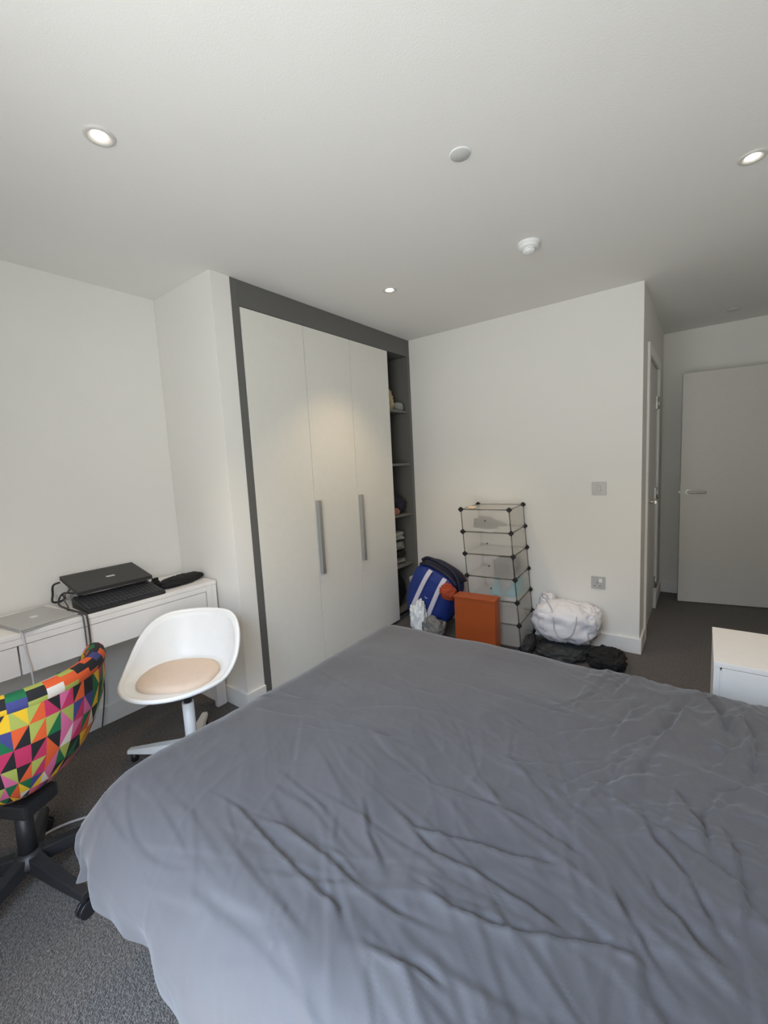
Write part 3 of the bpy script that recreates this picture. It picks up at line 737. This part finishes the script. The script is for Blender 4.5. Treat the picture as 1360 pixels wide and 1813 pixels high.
def duvet():
    X0, X1, Y0, Y1, ZT = -1.285, .775, .300, 1.690, .590
    R0, R1, RN, RF = .10, .03, .15, .11           # edge radii: foot, head, near, far
    HF, HN, HB = .21, .20, .34                    # how far each side hangs
    step = .0050
    L0, L1, LN, LF = R0*PI/2+HF-R0, .05, RN*PI/2+HN-RN, RF*PI/2+HB-RF
    tx = np.arange(X0+R0-L0, X1-R1+L1+step, step); ty = np.arange(Y0+RN-LN, Y1-RF+LF+step, step)
    TX, TY = np.meshgrid(tx, ty, indexing='ij')
    ax = np.where(TX < X0+R0, X0+R0-TX, np.maximum(TX-(X1-R1), 0)); SX = np.where(TX < X0+R0, -1, np.where(TX > X1-R1, 1, 0))
    ay = np.where(TY < Y0+RN, Y0+RN-TY, np.maximum(TY-(Y1-RF), 0)); SY = np.where(TY < Y0+RN, -1, np.where(TY > Y1-RF, 1, 0))
    La = np.where(SX < 0, L0, L1); Lb = np.where(SY < 0, LN, LF); Ra = np.where(SX < 0, R0, R1); Rb = np.where(SY < 0, RN, RF)
    m = np.maximum(ax/La, ay/Lb); hy_ = np.maximum(1e-9, np.hypot(ax, ay)); cx, cy = ax/hy_, ay/hy_
    r = m*(La*cx**2+Lb*cy**2)*(1+.12*(2*cx*cy)**2)          # the cloth fans round the corners
    RR = Ra*cx**2+Rb*cy**2
    q = np.clip(r/np.maximum(RR, 1e-6), 0, PI/2)
    D = RR*(1-np.cos(q))+np.maximum(r-RR*PI/2, 0)
    bx = np.clip(TX, X0+R0, X1-R1); by = np.clip(TY, Y0+RN, Y1-RF)
    nx, ny = SX*cx, SY*cy
    PX = bx+nx*Ra*np.sin(q); PY = by+ny*Rb*np.sin(q)
    wgt = np.clip(D/.12, 0, 1)
    nxn, nyn = nx*wgt, ny*wgt
    # near hang is cut a little shorter towards the head end; hem waves
    # wrinkles on the cloth
    h = np.zeros_like(TX)
    wx = TX+.03*vnoise(TX*5, TY*5, 0, 3); wy = TY+.03*vnoise(TX*5, TY*5, 0, 4)
    h += .010*vnoise(TX*2.3, TY*2.3, 0, 1)+.006*vnoise(TX*5.5, TY*5.5, 0, 2)
    amp = .35+.65*np.clip((TX+.75)/.8, 0, 1)*1.0
    amp = amp*np.where(TY > 1.25, np.where(TX < -.3, .25, 1.0), 1.0)
    # ridged folds running roughly along (1,-.25) in the middle, turning down at the right
    for (ang, fr, ar, sd, A) in ((-.15, 9, .22, 11, .0062), (-.65, 10, .25, 12, .0062), (.35, 13, .3, 13, .0038), (-1.15, 11, .25, 14, .0062), (-.3, 26, .22, 15, .0034), (-.9, 24, .25, 16, .0036), (-.55, 42, .2, 17, .0016), (.2, 38, .25, 18, .0014), (-1.3, 36, .25, 19, .0016)):
        c, s = math.cos(ang), math.sin(ang)
        a = (wx*c+wy*s)*fr*ar; b = (-wx*s+wy*c)*fr
        n = 1-np.abs(vnoise(a, b, 0, sd))*2
        msk = np.clip(.5+.9*vnoise(TX*2.1+sd, TY*2.1, 0, sd+20), 0, 1)
        h += A*amp*msk*np.sign(n)*np.abs(n)**1.8
    for pts, A, w in CREASES:
        P = np.array(pts); best = np.full(TX.shape, 9e9); sd = np.zeros_like(TX); fade = np.zeros_like(TX)
        n = len(P)-1
        for i in range(n):
            d = P[i+1]-P[i]; L = np.hypot(*d); d = d/L
            ax, ay = TX-P[i][0], TY-P[i][1]
            u = np.clip(ax*d[0]+ay*d[1], 0, L)
            ex, ey = ax-u*d[0], ay-u*d[1]; q = np.hypot(ex, ey)
            sg = np.sign(d[0]*ay-d[1]*ax)
            m = q < best
            best = np.where(m, q, best); sd = np.where(m, sg*q, sd); f = (i+u/L)/n
            fade = np.where(m, np.clip(np.minimum(f, 1-f)*5, .15, 1), fade)
        w = w*.55; A = A*.62; sd = -sd
        h += A*fade*(np.where(sd > 0, np.exp(-np.abs(sd)/(w*1.0)), np.exp(-(sd/(w*.35))**2)) - .55*np.exp(-((sd+w*.8)/(w*.7))**2))
    # many short crisp creases
    rng = np.random.default_rng(5)
    for k in range(330):
        x = rng.uniform(-1.15, .7); y = rng.uniform(.32, 1.66)
        wgt_ = .30 if (y > 1.15 and x < -.35) else 1.0
        if y > 1.15 and x < -.35 and rng.random() < .5: continue
        if x < -.95 and rng.random() < .6: continue
        base = -.18 if x < -.45 else (-.45 if x < -.12 else -1.05)
        if y > 1.0 and x > -.3: base = 1.15
        a = base+rng.normal(0, .33); L = rng.uniform(.06, .24)*(1.2 if x < -.1 else .9); w = rng.uniform(.006, .013)
        A = rng.uniform(.0012, .0042)*wgt_*(1.35 if x > -.2 else 1)
        c, s_ = math.cos(a), math.sin(a); bend = rng.normal(0, .6)
        i0, i1 = np.searchsorted(tx, [x-L-.05, x+L+.05]); j0, j1 = np.searchsorted(ty, [y-L-.05, y+L+.05])
        gx, gy = TX[i0:i1, j0:j1]-x, TY[i0:i1, j0:j1]-y
        u = gx*c+gy*s_; v = -gx*s_+gy*c-bend*u*u
        f = np.clip(1-(u/L)**2, 0, 1)**1.5
        sg = -1 if rng.random() < .75 else 1
        v = v*sg
        h[i0:i1, j0:j1] += A*f*(np.where(v > 0, np.exp(-np.abs(v)/(w*1.6)), np.exp(-(v/(w*.6))**2))-.5*np.exp(-((v+w*1.1)/w)**2))
    h = h*np.clip(1-D/.5, .25, 1)
    # puffiness of the filling and vertical pleats in the hanging parts
    Z = ZT-D
    hang = np.clip((D-.06)/.25, 0, 1)
    along = TX*np.abs(ny)+TY*np.abs(nx)+.25*np.arctan2(np.abs(ny), np.abs(nx)+1e-9)
    pl = .020*np.sin(along*19+2*vnoise(along*3, 0*along, 0, 31))+.010*np.sin(along*43+1.0)
    corner = (2*cx*cy)**2
    bul = .018*np.sin(np.clip(D/.26, 0, 1)*PI) + hang*pl + .05*corner*hang + .008*hang*vnoise(TX*14, TY*14, 0, 40)
    bul = np.where(SX > 0, 0, bul)
    X = PX+nxn*bul; Y = PY+nyn*bul
    Z = Z + h*np.clip(1-D/.2, 0, 1)
    X = X+nxn*h*np.clip(D/.15, 0, 1)*1.2*(SX <= 0); Y = Y+nyn*h*np.clip(D/.15, 0, 1)*1.2
    Z = Z+.016*np.clip(hang, 0, 1)*np.sin(along*9)
    Z = np.maximum(Z, .04)
    # the raised middle of the filling near the near edge and the heavy rumple at the pillows' end
    Z += .018*np.exp(-(((PX-.25)/.35)**2+((PY-1.45)/.3)**2))
    G = np.stack([X, Y, Z], -1)
    mb = MB(); nu, nv = TX.shape
    mb.v = [tuple(q) for q in G.reshape(-1, 3).tolist()]
    idx = np.arange(nu*nv).reshape(nu, nv)
    F = np.stack([idx[:-1, :-1], idx[1:, :-1], idx[1:, 1:], idx[:-1, 1:]], -1).reshape(-1, 4)
    mb.f = [tuple(q) for q in F.tolist()]; mb.m = [0]*len(mb.f); mb.sm = [True]*len(mb.f)
    o = obj('duvet', mb, DUVET)
    tag(o, 'crumpled dark grey duvet covering the whole bed in the foreground', 'duvet')
    return o
duvet()

# ------------------------------------------------------------------ white chest of drawers by the passage
ch = thing('chest_of_drawers', 'low white two-drawer chest on the carpet behind the bed, right side', 'chest', (.40, 2.18, 0))
CX0, CX1, CY0, CY1, CZ = .050, .770, 1.980, 2.378, .55
obj('top', MB().box(CX0, CX1, CY0, CY1, CZ-.020, CZ), DESKW, ch, world=True, bevel=.0015)
obj('side_panel', MB().box(CX0+.001, CX0+.020, CY0+.004, CY1-.001, .0005, CZ-.0205), DESKW, ch, world=True)
obj('front_stop', MB().box(CX0+.0205, CX0+.0345, CY0+.0078, CY0+.0095+.010, .03, CZ-.034), DESKW, ch, world=True)
obj('side_panel', MB().box(CX1-.020, CX1-.001, CY0+.001, CY1-.001, .0005, CZ-.0205), DESKW, ch, world=True)
obj('back_panel', MB().box(CX0+.0205, CX1-.0205, CY1-.012, CY1-.004, .03, CZ-.0205), DESKW, ch, world=True)
for a, b in ((.045, .275), (.279, CZ-.0225)):
    dr = obj('drawer', MB().box(CX0+.0255, CX1-.0255, CY0+.001, CY0+.019, a, b), DESKW, ch, world=True, bevel=.0015)
    o = obj('drawer_box', MB().box(CX0+.037, CX1-.037, CY0+.0205, CY1-.03, a+.02, b-.03), DESKW, ch, world=True); o.parent = dr

# ------------------------------------------------------------------ shoe rack of frosted cubes
RW, RD, NT, RH, RL = .352, .355, 6, .1625, -.068
RK = (-1.198, 3.000, 0.0); RYAW = math.radians(4.0)
rk = thing('shoe_rack', 'tall narrow rack of frosted cubes with black corner connectors', 'shoe rack', RK, RYAW)
shear = lambda q: Vector((q.x + RL*(q.z-.3), q.y, q.z))
ZB = .032
def rbox(name, b, m, par, **k): return obj(name, MB().box(*b).move(shear), m, par, **k)
w, d = RW/2, RD/2
lv = [ZB+RH*i for i in range(NT+1)]
cross = MB()
for ax in ((.017,0,0), (0,.017,0), (0,0,.017)):
    a = Vector(ax); cross.cyl(-a, a, .0085, n=10)
cross.cyl((0,-.010,0), (0,.010,0), .0145, n=14)
cm = None
for i, z in enumerate(lv):
    for sx in (-1, 1):
        for sy in (-1, 1):
            p = shear(Vector((sx*w, sy*d, z)))
            if cm is None: o = obj('connector', cross, CONN, rk); cm = o.data
            else: o = bpy.data.objects.new('connector', cm); COL.objects.link(o); o.parent = rk
            o.location = p
    for sy in (-1, 1):
        obj('rod', MB().cyl((-w, sy*d, z), (w, sy*d, z), .0028, n=6).move(shear), RODM, rk)
    for sx in (-1, 1):
        obj('rod', MB().cyl((sx*w, -d, z), (sx*w, d, z), .0028, n=6).move(shear), RODM, rk)
    rbox('shelf', (-w+.006, w-.006, -d+.006, d-.006, z-.0012, z+.0012), FROST, rk)
    if i < NT:
        for sx in (-1, 1):
            for sy in (-1, 1):
                obj('rod', MB().cyl((sx*w, sy*d, z), (sx*w, sy*d, z+RH), .0028, n=6).move(shear), RODM, rk)
            rbox('side_panel', (sx*w-.001, sx*w+.001, -d+.008, d-.008, z+.008, z+RH-.008), FROST, rk)
        dr = rbox('door', (-w+.008, w-.008, -d-.001, -d+.001, z+.008, z+RH-.006), FROST, rk)
        k = obj('knob', MB().cyl((.0, -d-.001, z+.085), (.0, -d-.010, z+.085), .0055, n=10).move(shear), RODM, rk); k.parent = dr
for sx in (-1, 1):
    for sy in (-1, 1):
        obj('foot', MB().cyl((sx*w, sy*d, 0), (sx*w, sy*d, ZB), .008, n=10).move(shear), CONN, rk)
RM = Matrix.Translation(RK) @ Matrix.Rotation(RYAW, 4, 'Z')

def shoe(name, label, tier, x, yaw, col, group, y=-.02, L=.24, W=.088, hh=.085):
    z = lv[tier]+.002
    p = RM @ shear(Vector((x, y, z)))
    t = thing(name, label, 'shoe', p, RYAW+yaw, group)
    # loft along the length: local -y is the toe
    prof = [(-.5, .25, .30, 0), (-.47, .62, .42, 0), (-.38, .88, .52, 0), (-.22, 1.0, .60, 0), (-.05, .90, .78, 0), (.10, .78, .98, 0), (.30, .76, 1.0, 0), (.44, .70, 1.02, 0), (.5, .40, .95, 0)]
    G = []
    for (s, wd_, ht, _) in prof:
        row = []
        for k in range(13):
            q = PI*k/12
            row.append((W/2*wd_*math.cos(q), s*L, .020+(hh*ht-.020)*math.sin(q)**.7))
        G.append(row)
    up = MB().grid(G, flip=True)
    for row, fl in ((0, False), (len(prof)-1, True)):
        ids = [row*13+k for k in range(13)]; up.f.append(tuple(reversed(ids) if fl else ids)); up.m.append(0); up.sm.append(True)
    obj('upper', up, col, t)
    so = MB(); V = []
    for sgn in (1, -1):
        for (s, wd_, ht, _) in (prof if sgn == 1 else prof[::-1]): V.append((sgn*W/2*1.04*wd_, s*L*1.02))
    n = len(V); so.add([(a, b, 0) for a, b in V]+[(a, b, .021) for a, b in V], [tuple(range(n-1, -1, -1)), tuple(range(n, 2*n))]+[(i, (i+1) % n, n+(i+1) % n, n+i) for i in range(n)])
    obj('sole', so, SHOES, t)
    return t
gp = 'shoes seen through the frosted rack'
shoe('dark_shoe', 'dark shoe lying left in the topmost frosted cube', 5, -.030, 1.25, SHOEK, gp, y=-.105, L=.19)
shoe('dark_shoe', 'dark shoe lying behind in the topmost frosted cube', 5, -.020, 1.45, SHOEK, gp, y=.02, L=.23)
shoe('teal_shoe', 'teal shoe at left in the fourth frosted cube from the top', 2, -.008, .25, SHOET, gp, y=-.050, L=.21, hh=.12)
shoe('teal_shoe', 'teal shoe at right in the fourth frosted cube from the top', 2, .118, -.12, SHOET, gp, y=-.040, L=.22, hh=.12)
p = RM @ shear(Vector((.085, -.06, lv[3]+.002)))
t = thing('grey_shoe_box', 'dark grey box inside the third frosted cube from the top', 'box', p, RYAW, gp)
obj('body', MB().box(-.07, .07, -.09, .09, .0005, .095), SHOEK, t, bevel=.003)
obj('lid', MB().box(-.073, .073, -.093, .093, .0955, .118), SHOEK, t, bevel=.003)
p = RM @ shear(Vector((-.105, -.135, lv[6]+.0015)))
t = obj('cream_trinket', lump_mb((0, 0, .008), (.06, .035, .022), 77, nu=24, nv=14), CREAM); t.location = p
tag(t, 'small cream trinket on top of the shoe rack', 'ornament')

# ------------------------------------------------------------------ orange box
ob = thing('orange_box', 'upright orange cardboard box leaning before the shoe rack', 'box', (-1.255, 2.700, 0), math.radians(3))
obj('body', MB().box(-.148, .148, -.050, .050, .0005, .395), ORANGE, ob, bevel=.003)
obj('lid', MB().box(-.152, .152, -.055, .055, .395, .412), ORANGE, ob, bevel=.003)

# ------------------------------------------------------------------ blue sports bag
def blue_bag():
    c0 = Vector((-1.715, 2.905, .310))
    t = thing('blue_sports_bag', 'bright blue sports bag with two white straps by the wardrobe', 'bag', (c0.x, c0.y, 0))
    tilt = math.radians(-24)
    A, B, Cc = .205, .125, .235          # half: across (local a), depth, height (local c)
    def pt(u, v, off=0.0):
        sg = lambda q, p: math.copysign(abs(q)**p, q)
        a = sg(math.cos(v), .55)*sg(math.cos(u), .6); b = sg(math.cos(v), .55)*sg(math.sin(u), .6); c = sg(math.sin(v), .6)
        n = 1+.05*float(vnoise(a*2.2+5, b*2.2, c*2.2, 51))+.028*(1-2*abs(float(vnoise(a*4, b*4, c*4, 52))))
        a, b, c = a*A*n, b*B*n, c*Cc*n
        L = math.sqrt(a*a+b*b+c*c); k = 1+off/L
        return loc(a*k, b*k, c*k)
    def loc(a, b, c):
        x = a*math.cos(tilt)-c*math.sin(tilt); z = a*math.sin(tilt)+c*math.cos(tilt)
        return (x, b, max(.003, z+c0.z))
    nu, nv = 72, 48
    G = [[pt(2*PI*i/nu, -PI/2+PI*j/(nv-1)) for j in range(nv)] for i in range(nu)]
    obj('body', MB().grid(G, wrap_u=True), BLUE, t)
    # webbing straps run over the front (b<0) at constant a
    def strap(a0, a1):
        rows = []
        for j in range(26):
            cc = .90-1.72*j/25
            row = []
            for w_ in (-.018, -.006, .006, .018):
                a = a0+(a1-a0)*j/25+w_
                aa = min(.98, abs(a)/A); k = max(0.02, 1-aa**3.2); kc = max(.02, 1-abs(cc)**3.4)
                b = -B*(k*kc)**.30
                n = 1.055
                row.append(loc(a*1.02, b*n-.006, cc*Cc))
            rows.append(row)
        o = obj('strap', MB().grid(rows), WEB, t)
        s = o.modifiers.new('thick', 'SOLIDIFY'); s.thickness = .004
    strap(-.055, -.085); strap(.075, .065)
    def onf(a, c): # point on the front
        k = max(0.02, 1-min(.98, abs(a)/A)**3.2); kc = max(.02, 1-min(.98, abs(c)/Cc)**3.4)
        return loc(a, -B*(k*kc)**.30*1.055-.004, c)
    # dark zipped top edge and grab handle
    rows = []
    for i in range(28):
        a = -A*.80+A*1.66*i/27
        rows.append([loc(a, b, Cc*(1-.30*abs(a/A)**3)*(1.03-.9*(b/.16)**2*.12)) for b in np.linspace(-.095, .095, 7)])
    o = obj('zip_panel', MB().grid(rows, flip=True), NAVY, t)
    s = o.modifiers.new('thick', 'SOLIDIFY'); s.thickness = .012
    obj('grab_handle', MB().tube([loc(a, -.06, Cc+z) for a, z in ((-.17, -.005), (-.13, .035), (-.02, .050), (.10, .040), (.17, -.01), (.215, -.09))], .014, n=10), NAVY, t)
    # small pale emblem on the pocket: a swoosh-like tick
    E = [onf(a, c) for a, c in ((-.012, .012), (-.006, .001), (.004, -.004), (.022, .010), (.006, .004), (-.002, .006))]
    obj('emblem', MB().add([(x, y-.004, z) for x, y, z in E], [tuple(range(6))]), WEB, t)
    return t
blue_bag()
bundle('orange_cloth', 'orange-red cloth tucked between the blue bag and the orange box', 'clothes', (-1.505, 2.745, .392), (.10, .06, .11), 61, ORFAB, floor=False, folds=.2, amp=.25)
bx = thing('paper_carrier_bag', 'pale grey upright paper bag at the foot of the wardrobe', 'bag', (-1.957, 3.075, 0))
obj('body', MB().box(-.085, .085, -.05, .05, .0005, .36).move(lambda q: Vector((q.x, q.y*(1-.35*q.z/.36), q.z))), CARD, bx, bevel=.003)
obj('folded_rim', MB().box(-.087, .087, -.036, .036, .345, .372), CARD, bx, bevel=.003)
bundle('white_plastic_bag', 'white plastic bag standing in front of the blue bag, left side', 'bag', (-1.758, 2.72, .125), (.12, .09, .285), 63, WHITEC, folds=.17, amp=.3, freq=3.4)
bundle('grey_cloth_heap', 'small heap of grey clothes on the floor before the blue bag', 'clothes', (-1.600, 2.680, .088), (.14, .12, .20), 65, GREYC, folds=.2, amp=.25, freq=3.6)

# ------------------------------------------------------------------ laundry bag on a heap of dark clothes
def laundry():
    t = thing('laundry_bag', 'full white drawstring laundry bag slumped on dark clothes', 'bag', (-.745, 3.03, .082))
    obj('body', lump_mb((0, 0, .125), (.40, .29, .275), 71, amp=.14, folds=.10, freq=2.8), LAUND, t)
    obj('gathered_neck', lump_mb((-.125, .02, .245), (.10, .09, .115), 73, amp=.15, folds=.18, freq=4, floor=False), LAUND, t)
    obj('side_pouch', lump_mb((.135, .015, .165), (.16, .17, .17), 74, amp=.15, folds=.12, freq=3, floor=False), LAUND, t)
    obj('drawstring', MB().tube([(-.12, -.05, .290), (-.06, -.12, .245), (-.040, -.157, .19), (-.025, -.172, .11), (.02, -.178, .075), (.075, -.172, .10), (.10, -.158, .17), (.10, -.12, .23)], .0035, n=8), CORDL, t)
    obj('drawstring', MB().tube([(-.135, -.02, .27), (-.15, -.03, .305), (-.125, -.035, .315), (-.10, -.03, .28)], .0035, n=8), CORDL, t)
laundry()
g = 'dark clothes under the laundry bag'
bundle('patterned_cloth_heap', 'black and grey patterned clothes spread under the laundry bag', 'clothes', (-.748, 2.975, .036), (.30, .32, .078), 81, PATT, g, folds=.12, freq=4)
bundle('black_cloth_bundle', 'black cloth bundle right of the patterned clothes, nearest the passage', 'clothes', (-.462, 2.900, .052), (.19, .20, .115), 83, BLKC, g, folds=.16, freq=4)
bundle('black_cloth_bundle', 'black cloth bundle between shoe rack and patterned clothes', 'clothes', (-.950, 2.880, .052), (.060, .19, .12), 85, PATT, g, folds=.16, freq=4)

for o in bpy.data.objects:
    if '_o' in o: del o['_o']
